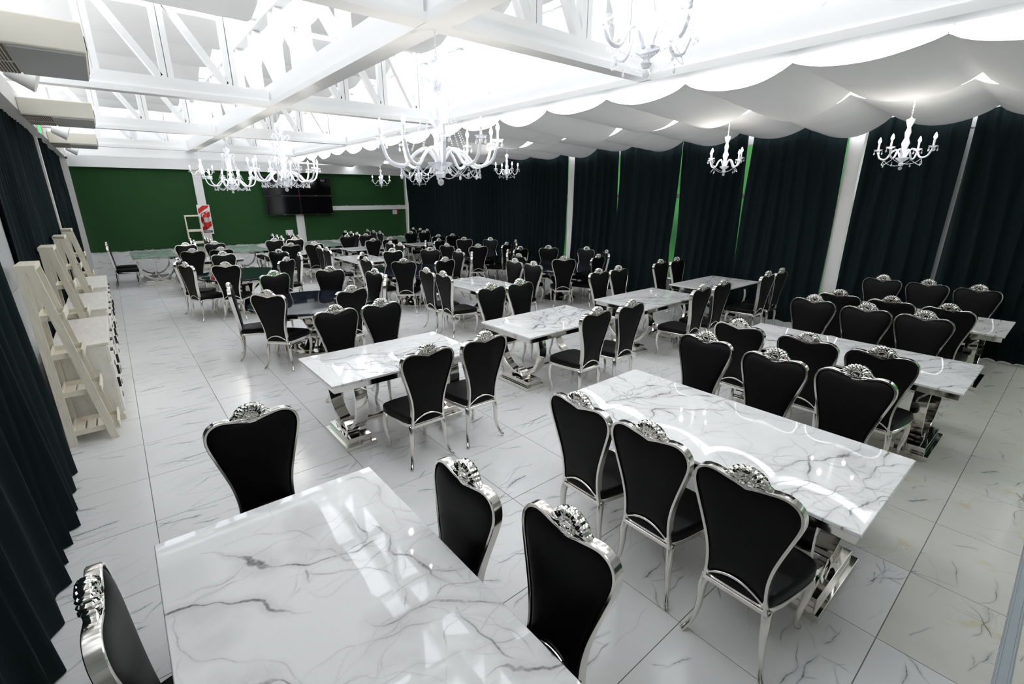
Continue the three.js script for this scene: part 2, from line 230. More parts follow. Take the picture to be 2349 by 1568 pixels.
// roof: frames and translucent sheets, made solid past the track to dim the near floor
{
  const c = structure('ceiling', null, null, 'roof of translucent sheets on white rafters');
  const sl = structure('window_3', null, null, 'sloping glazed roof on white rafters above the scalloped drapes');
  const YT = 5.12;
  for (let k = 0; k < 16; k++) { const z0 = -18.85 + k * 1.47, z1 = z0 + 1.45; const solid = z0 > -0.9, rm = solid ? M.white : M.opal, rn = solid ? 'dimming_roof_panel' : 'roof_sheet'; part(c, rn, box(XL - 0.2, 5.62, YT, YT + 0.012, z0, z1 + (solid ? 0.02 : 0)), rm); const g = box(0, 4.72, 0, 0.012, z0, z1); g.rotateZ(Math.atan2(3.72 - YT, XR + 0.15 - 5.6)); g.translate(5.6, YT, 0); part(sl, rn, g, rm);  // solid panels are added out of view to darken the floor by the track
    part(sl, 'rafter', beam(V(5.55, YT - 0.1, z0), V(XR + 0.15, 3.64, z0), 0.07, 0.16), M.white); part(c, 'rafter', box(XL - 0.1, 5.5, YT - 0.12, YT - 0.002, z0 - 0.035, z0 + 0.035), M.white); }
  part(sl, 'purlin', box(7.36, 7.48, 4.36, 4.46, ZB, ZF), M.white);
  for (const x of [0.7, 3.9]) part(c, 'purlin', box(x - 0.04, x + 0.04, YT - 0.12, YT - 0.003, ZB, ZF), M.white);
}

// ---------------------------------------------------------------- curtains
function curtain(x, z0, z1, yTop, yBot, seed, label, side, flare = 0, amp = 1, freq = 4.3, group = 'dark velvet curtains') {
  const r = rng(seed), L = Math.abs(z1 - z0), nu = Math.round(L * 46), n = makeNoise(seed), f = freq * (0.92 + r() * 0.2), ph = r() * 9;
  const geo = sheet((u, v) => {
    const z = z0 + (z1 - z0) * u, s = u * L, y = yTop + (yBot - yTop) * v, tight = 1 - v;
    const w = s * f + 0.9 * n(s * 0.9, v * 0.5 + ph) ;
    let a = Math.sin(w * 2 * PI) * (0.055 + 0.02 * v) * (0.75 + 0.55 * n(s * 1.3 + 20, v * 0.8 + ph)) + Math.sin(w * 2 * PI * 2.07 + 1.3) * 0.012 * (1 + tight) + n(s * 2.1 + ph, v * 1.6) * 0.06 * v;
    if (v < 0.04) a += Math.sin(s * 130) * 0.012;
    return V(x + side * (a * amp + flare * v * v), y, z + 0.02 * Math.cos(w * 2 * PI));
  }, nu, 16, L, yTop - yBot);
  return solo('velvet_curtain', geo, M.velvet, label, 'curtain', group);
}
{
  const T = 3.36, R = 9.76;
  const list = [[-18.6, -14.1], [-14.05, -9.45], [-9.2, -7.69], [-7.66, -6.07], [-6.02, -4.615], [-4.58, -2.98], [-2.71, -1.49], [-1.44, 0.15]];
  const words = ['next to the grass wall', 'second from the grass wall', 'just past the wide white post', 'between two narrow gaps beyond the wide post', 'whose edge shows green hedge', 'beside the slanting-lit white post', 'hiding a green sliver at its top', 'last before the floor track'];
  list.forEach(([a, b], i) => curtain(R, a, b, 3.52, 0.015, 500 + i, 'dark green-black velvet curtain on the window wall, ' + words[i], -1, 0.03));
  curtain(-0.77, -5.3, -0.2, T, 0.01, 520, 'dark velvet curtain on the cabinet wall, spreading over the floor before the first ladder shelf', 1, 0.1, 0.8, 3.0);
  curtain(-0.785, -12.5, -6.72, T, 0.015, 521, 'dark velvet curtain hanging behind the white cabinets', 1, 0.0, 0.5);
  curtain(-0.78, -18.5, -12.72, T, 0.015, 522, 'dark velvet curtain between the cabinets and the grass wall', 1, 0.0);
  solo('curtain_pole', rbox(-0.80, -0.74, 0, 3.4, -12.68, -12.54, 0.005), M.whitePost, 'slim cream upright between two curtains on the cabinet wall', 'upright');
}

// ---------------------------------------------------------------- chairs
const outline = [[0.168, 0.375], [0.158, 0.46], [0.157, 0.56], [0.171, 0.66], [0.197, 0.76], [0.227, 0.86], [0.250, 0.94], [0.257, 0.985], [0.250, 1.03], [0.226, 1.064], [0.186, 1.083], [0.142, 1.084], [0.098, 1.076], [0.05, 1.068], [0, 1.066]];
function chairShapes() {
  const P = new THREE.CatmullRomCurve3(outline.map(([x, y]) => V(x, y, 0)), false, 'centripetal').getPoints(40);
  const full = [...P, ...P.slice(0, -1).reverse().map((p) => V(-p.x, p.y, 0))];
  const inset = (d, from) => { const out = []; for (let i = 0; i < P.length; i++) { const a = P[Math.max(0, i - 1)], b = P[Math.min(P.length - 1, i + 1)], t = b.clone().sub(a).normalize(); const q = V(Math.max(0, P[i].x - t.y * d * (i === P.length - 1 ? 0 : 1)), P[i].y + t.x * d, 0); if (i === P.length - 1) q.y = P[i].y - d; if (q.y > from) out.push(q); } return out; };
  return { P, full, inset };
}
const lean = (y) => 0.195 + Math.max(0, y - 0.38) * 0.105;
function leaned(g) { const p = g.attributes.position; for (let i = 0; i < p.count; i++) p.setZ(i, p.getZ(i) + lean(p.getY(i))); g.computeVertexNormals(); return g; }
const chairGeo = (() => {
  const { P, full, inset } = chairShapes();
  const arc = (k, half = 0.14) => { const pts = []; for (let i = 0; i <= 14; i++) { const t = -1 + 2 * i / 14; pts.push([t * half, k + 0.062 * (1 - t * t)]); } return pts; };
  // frame: outer ring, hole for the pad, hole under the arc
  const s = new THREE.Shape(full.map((p) => new THREE.Vector2(p.x, p.y)));
  const inn = inset(0.019, 0.445), padOutline = (sh, d, k, half) => { const q = inset(d, k + 0.005); arc(k, half).forEach(([x, y], i) => i ? sh.lineTo(x, y) : sh.moveTo(x, y)); q.forEach((p) => sh.lineTo(p.x, p.y)); q.slice(0, -1).reverse().forEach((p) => sh.lineTo(-p.x, p.y)); sh.closePath(); };
  const h1 = new THREE.Path(); padOutline(h1, 0.0115, 0.436, 0.142); s.holes.push(h1);
  const h2 = new THREE.Path(); h2.moveTo(-0.149, 0.398); arc(0.424, 0.145).forEach(([x, y]) => h2.lineTo(x, y)); h2.lineTo(0.149, 0.398); h2.closePath(); s.holes.push(h2);
  const frame = new THREE.ExtrudeGeometry(s, { depth: 0.042, bevelEnabled: true, bevelThickness: 0.003, bevelSize: 0.0022, bevelSegments: 1, curveSegments: 4 }); frame.translate(0, 0, -0.021);
  const ps = new THREE.Shape(); padOutline(ps, 0.0125, 0.438, 0.141);
  const pad = (() => {          // leather pad: rings from its middle to its edge, puffed to the front and a little to the back
    const E = ps.getSpacedPoints(72), C = new THREE.Vector2(0, 0.78), rings = [0.12, 0.3, 0.48, 0.64, 0.78, 0.88, 0.95, 0.985, 1], pos = [], idx = [], n = E.length - 1;
    const side = (z0, puff, flip) => { const o = pos.length / 3; pos.push(C.x, C.y, z0 + puff); for (const s of rings) for (let k = 0; k < n; k++) { const x = C.x + (E[k].x - C.x) * s, y = C.y + (E[k].y - C.y) * s; pos.push(x, y, z0 + puff * Math.sqrt(Math.max(0, 1 - s ** 7)) * (0.86 + 0.14 * (1 - s * s))); }
      for (let k = 0; k < n; k++) { const q = (k + 1) % n; flip ? idx.push(o, o + 1 + q, o + 1 + k) : idx.push(o, o + 1 + k, o + 1 + q); for (let r = 0; r + 1 < rings.length; r++) { const A = o + 1 + r * n + k, B = o + 1 + r * n + q, A2 = A + n, B2 = B + n; flip ? idx.push(A, B, A2, B, B2, A2) : idx.push(A, A2, B, B, A2, B2); } } };
    const ccw = THREE.ShapeUtils.area(E) > 0; side(-0.004, -0.034, ccw); side(0.006, 0.016, !ccw);
    const g = new THREE.BufferGeometry(); g.setAttribute('position', new THREE.Float32BufferAttribute(pos, 3)); const uv = []; for (let k = 0; k < pos.length; k += 3) uv.push(pos[k], pos[k + 1]); g.setAttribute('uv', new THREE.Float32BufferAttribute(uv, 2)); g.setIndex(idx); return g;
  })();
  // seat outline (x,z): front is -z
  const so = (e) => { const q = new THREE.CatmullRomCurve3([V(0, 0, -0.285 - e), V(0.13, 0, -0.278 - e), V(0.215 + e * 0.7, 0, -0.25 - e * 0.7), V(0.232 + e, 0, -0.2), V(0.215 + e, 0, -0.02), V(0.182 + e, 0, 0.15), V(0.16 + e * 0.5, 0, 0.195 + e * 0.3), V(0, 0, 0.205 + e * 0.3)]).getPoints(22); const sh = new THREE.Shape(); q.forEach((p, i) => i ? sh.lineTo(p.x, -p.z) : sh.moveTo(p.x, -p.z)); q.slice(1, -1).reverse().forEach((p) => sh.lineTo(-p.x, -p.z)); sh.closePath(); return sh; };
  const seat = new THREE.ExtrudeGeometry(so(-0.012), { depth: 0.03, bevelEnabled: true, bevelThickness: 0.022, bevelSize: 0.02, bevelOffset: -0.008, bevelSegments: 4 }); seat.rotateX(-PI / 2); seat.translate(0, 0.425, 0);
  { const p = seat.attributes.position; for (let i = 0; i < p.count; i++) if (p.getY(i) > 0.46) { const dx = p.getX(i) / 0.23, dz = (p.getZ(i) + 0.04) / 0.25; p.setY(i, p.getY(i) + 0.014 * Math.max(0, 1 - dx * dx) * Math.max(0, 1 - dz * dz)); } }
  const rail = new THREE.ExtrudeGeometry(so(0), { depth: 0.026, bevelEnabled: true, bevelThickness: 0.003, bevelSize: 0.003, bevelSegments: 1 }); rail.rotateX(-PI / 2); rail.translate(0, 0.383, 0);
  // carved shell crest: a fan of flutes over a plate, scrolls below, leaves to both sides
  const c = [], cy = 1.076;
  const shell = new THREE.Shape(); shell.moveTo(-0.122, cy - 0.010); shell.quadraticCurveTo(-0.108, cy + 0.010, -0.094, cy + 0.014); for (let i = 0; i <= 36; i++) { const a = PI * 0.91 - i / 36 * PI * 0.82, k = 1 + 0.035 * Math.cos(i / 36 * 18 * PI); shell.lineTo(Math.cos(a) * 0.090 * k, cy + 0.002 + Math.sin(a) * 0.070 * k); } shell.lineTo(0.094, cy + 0.014); shell.quadraticCurveTo(0.108, cy + 0.010, 0.122, cy - 0.010); shell.quadraticCurveTo(0.06, cy - 0.020, 0, cy - 0.038); shell.quadraticCurveTo(-0.06, cy - 0.020, -0.122, cy - 0.010);
  const back = new THREE.ExtrudeGeometry(shell, { depth: 0.03, bevelEnabled: true, bevelThickness: 0.004, bevelSize: 0.003, bevelSegments: 1 }); back.translate(0, 0, -0.015); c.push(back);
  for (const face of [1, -1]) {
    for (let i = 0; i < 9; i++) { const a = PI * (0.11 + 0.78 * i / 8), pt = (r, z) => V(Math.cos(a) * r * 1.17, cy + 0.002 + Math.sin(a) * r * 0.91, face * z); c.push(sweep([pt(0.036, 0.016), pt(0.05, 0.021), pt(0.066, 0.020), pt(0.074, 0.013)], (t) => 0.0048 + 0.0055 * Math.sin(Math.min(1, t * 1.25) * PI * 0.62), 5, 6)); }
    for (const k of [1, -1]) {
      const t = new THREE.TorusGeometry(0.0105, 0.0036, 5, 10, 5.2); t.rotateZ(k > 0 ? 0.6 : PI - 1.2); t.translate(k * 0.0145, cy - 0.004, face * 0.021); c.push(t);
      for (const [y0, x1, y1] of [[-0.024, 0.118, -0.009], [-0.012, 0.108, 0.000], [0.002, 0.092, 0.010]]) c.push(sweep([V(k * (0.022 + (y0 + 0.024) * 0.8), cy + y0, face * 0.018), V(k * 0.055, cy + y0 + 0.011, face * 0.021), V(k * 0.082, cy + (y0 + y1) / 2 + 0.006, face * 0.019), V(k * x1, cy + y1, face * 0.013)], (t) => 0.0056 * (1 - 0.5 * t), 6, 5));
    }
    const o = new THREE.TorusGeometry(0.031, 0.0035, 5, 12, PI); o.scale(1, 0.85, 1); o.translate(0, cy + 0.002, face * 0.02); c.push(o);
  }
  const crest = join(c);
  const front = (k) => sweep([V(k * 0.197, 0.392, -0.222), V(k * 0.208, 0.33, -0.248), V(k * 0.206, 0.22, -0.252), V(k * 0.192, 0.11, -0.226), V(k * 0.19, 0.045, -0.226), V(k * 0.2, 0.012, -0.25)], (t) => t < 0.85 ? 0.027 - 0.013 * Math.min(1, t / 0.85) : 0.014 + 0.015 * (t - 0.85), 14, 7);
  const rear = (k) => sweep([V(k * 0.157, 0.39, 0.188), V(k * 0.166, 0.32, 0.205), V(k * 0.168, 0.22, 0.205), V(k * 0.178, 0.12, 0.21), V(k * 0.198, 0.04, 0.24), V(k * 0.217, 0.012, 0.268)], (t) => t < 0.85 ? 0.0255 - 0.012 * Math.min(1, t / 0.85) : 0.0135 + 0.015 * (t - 0.85), 14, 7);
  return { frame: toCreasedNormals(leaned(plain(frame)), 0.6), pad: leaned(pad), crest: leaned(plain(crest)), seat: toCreasedNormals(plain(seat), 0.9), rail: toCreasedNormals(plain(rail), 0.6), legs: [front(1), front(-1), rear(1), rear(-1)] };
})();
chairGeo.crest = toCreasedNormals(chairGeo.crest, 0.7);
const chairs = [];
let chairSource = null;
function chairAt(fx, fz, turn, label, group) {       // fx, fz: where the crest stands
  let t;
  if (!chairSource) {
    t = thing('dining_chair', label, 'chair', group);
    part(t, 'seat', chairGeo.seat, M.leather, 'black leather seat cushion'); part(t, 'seat_frame', chairGeo.rail, M.chromeSoft, 'polished steel seat rail');
    part(t, 'backrest', chairGeo.pad, M.leather, 'black leather back pad'); part(t, 'back_frame', chairGeo.frame, M.chromeSoft, 'polished steel keyhole-shaped frame'); part(t, 'crest', chairGeo.crest, M.chrome, 'silver shell-carved crest');
    chairGeo.legs.forEach((g) => part(t, 'leg', g, M.chromeSoft)); chairSource = t;
  } else t = dup(chairSource, label, group);
  t.rotation.y = turn; t.position.set(fx - 0.27 * Math.sin(turn), 0, fz - 0.27 * Math.cos(turn)); chairs.push(t); return t;
}
const N = 0, S = PI, E_ = -PI / 2, W_ = PI / 2;

// ---------------------------------------------------------------- rectangular tables
const TOP = 0.776;
function tableGeo(L, Wd, big) {              // long side along local x
  const slab = rbox(-L / 2, L / 2, TOP - 0.024, TOP, -Wd / 2, Wd / 2, 0.006, 2); const p = slab.attributes.position, u = slab.attributes.uv; for (let i = 0; i < p.count; i++) u.setXY(i, p.getX(i) / (big ? 2.1 : 1.57) + 0.5, p.getZ(i) / (big ? 2.1 : 0.97) + 0.5);
  const apron = rbox(-L / 2 + 0.02, L / 2 - 0.02, TOP - 0.082, TOP - 0.0245, -Wd / 2 + 0.02, Wd / 2 - 0.02, 0.004);
  const ring = (x) => { const s = new THREE.Shape(), R = 0.405, r = 0.37, a0 = 0.42; const cy = 0.532; for (let i = 0; i <= 30; i++) { const a = a0 - (PI + 2 * a0) * i / 30; i ? s.lineTo(Math.cos(a) * R, cy + Math.sin(a) * R) : s.moveTo(Math.cos(a) * R, cy + Math.sin(a) * R); } for (let i = 30; i >= 0; i--) { const a = a0 - (PI + 2 * a0) * i / 30; s.lineTo(Math.cos(a) * r, cy + Math.sin(a) * r); } s.closePath(); const g = new THREE.ExtrudeGeometry(s, { depth: 0.11, bevelEnabled: true, bevelThickness: 0.003, bevelSize: 0.003, bevelSegments: 1 }); g.translate(0, 0, -0.055); g.rotateY(PI / 2); g.translate(x, 0, 0); return toCreasedNormals(plain(g), 0.5); };
  const px = L / 2 - (big ? 0.27 : 0.28);
  const plinth = (x) => [rbox(x - 0.15, x + 0.15, 0, 0.048, big ? -0.36 : -0.3, big ? 0.36 : 0.3, 0.004), rbox(x - 0.115, x + 0.115, 0.048, 0.112, big ? -0.31 : -0.255, big ? 0.31 : 0.255, 0.004)];
  const bracket = (x) => [-1, 1].map((k) => { const g = beam(V(x, 0.1, k * 0.10), V(x, 0.2, k * 0.02), 0.13, 0.03, V(0, 1, 0)); return g; });
  return { slab, apron, ring: [ring(-px), ring(px)], plinth: [plinth(-px), plinth(px)], bracket: [bracket(-px), bracket(px)], bar: rbox(-px + 0.09, px - 0.09, 0.13, 0.17, -0.03, 0.03, 0.004) };
}
const TG = { big: tableGeo(2.1, 1.06, true), small: tableGeo(1.57, 0.96, false), green: tableGeo(1.95, 1.0, true) };
function rectTable(kind, cx, cz, turn, top, label, group) {
  const g = TG[kind], t = thing(kind === 'green' ? 'green_table' : 'marble_table', label, 'table', group);
  part(t, 'tabletop', g.slab, top, kind === 'green' ? 'grey-green stone top' : 'glossy white marble top with grey veins'); part(t, 'apron', g.apron, M.chrome, 'mirror steel apron');
  for (const k of [0, 1]) { const r = part(t, 'pedestal', g.ring[k], M.chrome, 'mirror steel horseshoe pedestal'); part(r, 'bracket', g.bracket[k], M.chrome); part(t, 'plinth', g.plinth[k], M.chrome, 'stepped mirror steel plinth'); }
  part(t, 'stretcher', g.bar, M.chrome); t.position.set(cx, 0, cz); t.rotation.y = turn; return t;
}
// ---------------------------------------------------------------- round tables
const RG = (() => {
  const R = 0.9, top = lathe([[0, TOP], [R - 0.012, TOP], [R, TOP - 0.008], [R, TOP - 0.028], [R - 0.012, TOP - 0.036], [0, TOP - 0.036]], 56); const p = top.attributes.position, u = top.attributes.uv; for (let i = 0; i < p.count; i++) u.setXY(i, p.getX(i) / 1.8 + 0.5, p.getZ(i) / 1.8 + 0.5);
  const apron = lathe([[0.5, TOP - 0.037], [0.74, TOP - 0.037], [0.74, TOP - 0.1], [0.72, TOP - 0.1], [0.72, TOP - 0.045]], 48);
  const base = lathe([[0, 0], [0.43, 0], [0.43, 0.052], [0.415, 0.06], [0.40, 0.05], [0.14, 0.05], [0.12, 0.07], [0, 0.07]], 44);
  const strap = (k) => { const pts = [V(0.33, 0.71, 0), V(0.27, 0.6, 0), V(0.13, 0.43, 0), V(0.085, 0.34, 0), V(0.15, 0.2, 0), V(0.29, 0.06, 0)]; const cv = new THREE.CatmullRomCurve3(pts).getPoints(16), gs = []; for (let i = 0; i < 16; i++) { const q = cv[i], w = cv[i + 1]; gs.push(beam(q, w.clone().add(w.clone().sub(q).multiplyScalar(0.12)), 0.13, 0.03, V(1, 0.8, 0))); } const g = join(gs); g.rotateY(k * PI / 2 + PI / 4); return g; };
  return { top, apron: toCreasedNormals(plain(apron), 0.5), base: toCreasedNormals(plain(base), 0.5), straps: [0, 1, 2, 3].map(strap) };
})();
RG.top = toCreasedNormals(plain(RG.top), 0.4);
function roundTable(cx, cz, turn, label, group) { const t = thing('round_table', label, 'table', group); part(t, 'tabletop', RG.top, M.darkTop, 'glossy dark stone top with fine streaks'); part(t, 'apron', RG.apron, M.chrome, 'mirror steel ring under the top'); RG.straps.forEach((g) => part(t, 'pedestal_strap', g, M.chrome)); part(t, 'base', RG.base, M.chrome, 'round mirror steel base'); t.position.set(cx, 0, cz); t.rotation.y = turn; return t; }

// ---------------------------------------------------------------- roof trusses
const LONG_X = [2.35, 5.4], CROSS_Z = [0.95, -3.87, -8.67, -13.47, -18.3];
function chordParts(t, a, b, along) {
  const w = along === 'z' ? (x0, x1, y0, y1) => box(a[0] + x0, a[0] + x1, y0, y1, b[1], a[1]) : (x0, x1, y0, y1) => box(a[0], b[0], y0, y1, a[1] + x0, a[1] + x1);
  part(t, 'bottom_chord', w(-0.07, 0.07, 3.74, 3.98), M.white); part(t, 'lower_flange', w(-0.11, 0.11, 3.66, 3.738), M.white); part(t, 'top_chord', w(-0.08, 0.08, 4.84, 4.98), M.white);
}
LONG_X.forEach((x, i) => {
  const t = thing('roof_truss', i ? 'long white lattice truss beside the scalloped ceiling drapes' : 'long white lattice truss carrying the large chandeliers', 'truss');
  chordParts(t, [x, ZF], [x, ZB], 'z');
  for (let k = -8; k < 11; k++) { const z = -8.22 + 1.26 * k, top = z - 1.26 + 0.2; part(t, 'web_post', box(x - 0.06, x + 0.06, 3.98, 4.84, z - 0.075, z + 0.075), M.white); if (top > ZB) part(t, 'web_brace', beam(V(x, 4.84, top), V(x, 3.98, z - 0.14), 0.13, 0.1, V(1, 0, 0)), M.white); }
});
CROSS_Z.forEach((z, i) => {
  const where = ['over the floor track', 'holding the nearest large chandelier', 'second in from the floor track row', 'above the round tables', 'against the grass wall'][i];
  const t = thing('cross_truss', 'white lattice cross truss ' + where, 'truss');
  for (const [x0, x1] of [[XL, LONG_X[0] - 0.11], [LONG_X[0] + 0.11, LONG_X[1] - 0.11]]) {
    part(t, 'bottom_chord', box(x0, x1, 3.74, 3.9, z - 0.06, z + 0.06), M.white); part(t, 'lower_flange', box(x0, x1, 3.665, 3.738, z - 0.09, z + 0.09), M.white); part(t, 'top_chord', box(x0, x1, 4.84, 4.98, z - 0.07, z + 0.07), M.white);
    const n = 4, s = (x1 - x0) / n; for (let k = 0; k < n; k++) { const x = x0 + s * (k + 0.42); part(t, 'web_post', [box(x - 0.075, x - 0.006, 3.9, 4.84, z - 0.05, z + 0.05), box(x + 0.006, x + 0.075, 3.9, 4.84, z - 0.05, z + 0.05)], M.white); if (k) part(t, 'web_brace', beam(V(x - s + 0.1, 4.84, z), V(x - 0.09, 3.9, z), 0.09, 0.1, V(0, 0, 1)), M.white); }
  }
});
// ---------------------------------------------------------------- ceiling drapes
function drape(x0, x1, zs, yFn, sagFn, seed, label, group) {
  const n = makeNoise(seed), per = 14, nu = 14, segs = zs.length - 1;
  const geo = sheet((u, v) => { const s = v * segs, k = Math.min(segs - 1, Math.floor(s)), t = s - k, z = zs[k] + (zs[k + 1] - zs[k]) * t; const sag = sagFn(u) * (1 + 0.22 * Math.sin(k * 2.3 + seed)); return V(x0 + (x1 - x0) * u + 0.03 * n(s * 3, u * 2), yFn(u) - sag * (4 * t * (1 - t)) ** 0.85 + 0.012 * n(s * 2.2, u * 9) , z); }, nu, segs * per);
  return solo('ceiling_drape', geo, M.fabric, label, 'drape', group);
}
const seq = (a, step, n) => [...Array(n).keys()].map((k) => a - step * k);
{
  const hooks = seq(2.41, 1.176, 19);                    // hooks along the right-hand long truss
  drape(5.52, 7.3, hooks, (u) => 3.6 - 0.03 * u, (u) => 0.13 + 0.11 * u, 601, 'scalloped white ceiling drape hooked to the long truss', 'ceiling drapes');
  drape(7.62, 9.66, hooks.map((z) => z - 0.1), (u) => 3.58 - 0.05 * u, (u) => 0.15 + 0.07 * u, 602, 'scalloped white ceiling drape above the window curtains', 'ceiling drapes');
  const hk = thing('drape_hooks', 'small steel hooks holding the drape edge on the long truss', 'hooks'); hooks.slice(2, 12).forEach((z) => part(hk, 'hook', [sweep([V(5.5, 3.7, z), V(5.55, 3.67, z + 0.02), V(5.53, 3.62, z), V(5.51, 3.6, z)], () => 0.006, 8, 5)], M.chrome));
  part(hk, 'wire', beam(V(5.5, 3.695, ZF - 0.1), V(5.5, 3.695, ZB + 0.1), 0.006, 0.006), M.chrome);
  CROSS_Z.slice(0, 4).forEach((z, i) => {
    const a = z - 0.25, b = CROSS_Z[i + 1] + 0.25, n = 2.5, zs = [0, 1, 2, 3].map((k) => a + (b - a) * k / 3), words = ['over the floor track', 'past the nearest large chandelier', 'over the cabinets bay', 'next to the grass wall'][i];
    drape(-0.72, 1.92, zs, (u) => 4.80, () => 0.2, 611 + i, 'white ceiling drape slung on the cabinet side of the roof, ' + words, 'ceiling drapes');
    drape(2.7, 4.62, zs, (u) => 4.82, () => 0.24, 621 + i, 'white ceiling drape slung between the two long trusses, ' + words, 'ceiling drapes');
  });
}
// ---------------------------------------------------------------- chandeliers
function beads(pts, step, r) { const cv = new THREE.CatmullRomCurve3(pts), n = Math.max(2, Math.round(cv.getLength() / step)), gs = []; for (let i = 0; i <= n; i++) { const p = cv.getPointAt(i / n), g = new THREE.OctahedronGeometry(r, 0); g.translate(p.x, p.y, p.z); gs.push(g); } return gs; }
function drop(x, y, z, k = 1) { const g = lathe([[0, -0.032 * k], [0.009 * k, -0.024 * k], [0.0075 * k, -0.01 * k], [0, 0.006 * k]], 6); g.translate(x, y, z); const b = new THREE.OctahedronGeometry(0.006 * k); b.translate(x, y + 0.014 * k, z); return [g, b]; }
function bulbGeo(x, y, z) { const g = lathe([[0, 0], [0.008, 0.002], [0.017, 0.018], [0.0175, 0.03], [0.011, 0.052], [0.003, 0.07], [0, 0.072]], 10); g.translate(x, y, z); return g; }
function cupGeo(x, y, z, k = 1) { const g = lathe([[0, -0.014], [0.016 * k, -0.012], [0.042 * k, 0.004], [0.047 * k, 0.012], [0.043 * k, 0.01], [0.016 * k, -0.002], [0, -0.004]], 12); g.translate(x, y, z); return g; }
// origin: the hanging ball's lowest point
function chandelier(big, label, group) {
  const t = thing(big ? 'large_chandelier' : 'small_chandelier', label, 'chandelier', group), n = big ? 10 : 4, R = big ? 0.52 : 0.285, yB = big ? 0.37 : 0.24;      // yB: height of the candle cups
  const H = big ? 1.04 : 0.6;
  const col = big ? [[0, 0.06], [0.035, 0.07], [0.05, 0.1], [0.02, 0.13], [0.1, 0.17], [0.115, 0.195], [0.03, 0.2], [0.028, 0.3], [0.06, 0.33], [0.03, 0.36], [0.05, 0.42], [0.02, 0.47], [0.075, 0.52], [0.085, 0.535], [0.045, 0.54], [0.055, 0.7], [0.062, 0.76], [0.03, 0.78], [0.045, 0.83], [0.02, 0.87], [0.065, 0.92], [0.07, 0.99], [0.02, 1.0], [0, 1.04]] : [[0, 0.045], [0.02, 0.05], [0.03, 0.07], [0.015, 0.09], [0.062, 0.125], [0.068, 0.14], [0.03, 0.15], [0.026, 0.24], [0.042, 0.3], [0.022, 0.36], [0.032, 0.42], [0.018, 0.47], [0.04, 0.53], [0.045, 0.56], [0.015, 0.57], [0, 0.6]];
  part(t, 'column', toCreasedNormals(plain(lathe(col, 14)), 0.7), M.crystalSolid, 'turned clear glass column');
  const ball = new THREE.IcosahedronGeometry(big ? 0.03 : 0.022, 1); ball.translate(0, big ? 0.03 : 0.022, 0); part(t, 'hanging_ball', ball, M.crystal, 'faceted glass ball');
  for (let i = 0; i < n; i++) {
    const a = (i + (big ? 0.25 : 0.16)) / n * 2 * PI, c = Math.cos(a), s = Math.sin(a), P = (r, y) => V(c * r, y, s * r);
    const arm = part(t, 'arm', sweep(big ? [P(0.04, 0.22), P(0.12, 0.31), P(0.22, 0.27), P(0.33, 0.165), P(0.46, 0.2), P(R, yB - 0.02)] : [P(0.03, 0.15), P(0.08, 0.235), P(0.13, 0.21), P(0.18, 0.135), P(0.245, 0.145), P(R, yB - 0.02)], () => big ? 0.014 : 0.0105, 16, 6), M.crystalSolid, 'curved glass arm');
    part(arm, 'candle_cup', cupGeo(c * R, yB, s * R, big ? 1.15 : 1), M.crystal); const cn = new THREE.CylinderGeometry(0.0105, 0.0105, 0.08, 10); cn.translate(c * R, yB + 0.04, s * R); part(arm, 'candle', cn, M.candle, 'white candle sleeve'); part(arm, 'bulb', bulbGeo(c * R, yB + 0.08, s * R), M.bulb, 'lit candle bulb');
    const dr = []; for (let k = 0; k < (big ? 6 : 5); k++) { const b = k / (big ? 6 : 5) * 2 * PI; dr.push(...drop(c * R + Math.cos(b) * 0.043, yB - 0.02, s * R + Math.sin(b) * 0.043, big ? 1.1 : 0.9)); } part(arm, 'crystal_drops', dr, M.crystal).userData.kind = 'stuff';
    const a2 = (i + 1 + (big ? 0.25 : 0.16)) / n * 2 * PI, r2 = big ? 0.36 : 0.195, y2 = big ? 0.15 : 0.12, q = (b, r, y) => V(Math.cos(b) * r, y, Math.sin(b) * r), am = (a + a2) / 2;
    const st = beads([q(a, r2, y2), q((a * 3 + a2) / 4, r2 * 0.97, y2 - (big ? 0.06 : 0.045)), q(am, r2 * 0.95, y2 - (big ? 0.08 : 0.06)), q((a + a2 * 3) / 4, r2 * 0.97, y2 - (big ? 0.06 : 0.045)), q(a2, r2, y2)], big ? 0.0135 : 0.013, big ? 0.0068 : 0.0058); st.push(...drop(c * r2, y2 - 0.05, s * r2, big ? 1.4 : 1)); part(t, 'bead_swag', st, M.crystal, 'string of glass beads');
    if (big) { part(t, 'bead_string', beads([q(a, 0.1, 0.86), q(a, 0.13, 0.7), q(a, 0.17, 0.5), q(a, 0.25, 0.3)], 0.02, 0.008), M.crystal, 'string of glass beads'); if (i % 2 === 0) { part(t, 'upper_hook', sweep([P(0.03, 0.76), P(0.07, 0.85), P(0.12, 0.88), P(0.14, 0.84), P(0.115, 0.81)], () => 0.009, 12, 6), M.crystalSolid, 'curled glass hook'); } part(t, 'lower_drop', [...drop(c * 0.09, 0.15, s * 0.09, 1.6), ...beads([q(a, 0.1, 0.17), q(a, 0.22, 0.09), q(a, 0.33, 0.14)], 0.015, 0.0065)], M.crystal); }
  }
  const links = []; t.userData.h = H; return t;
}
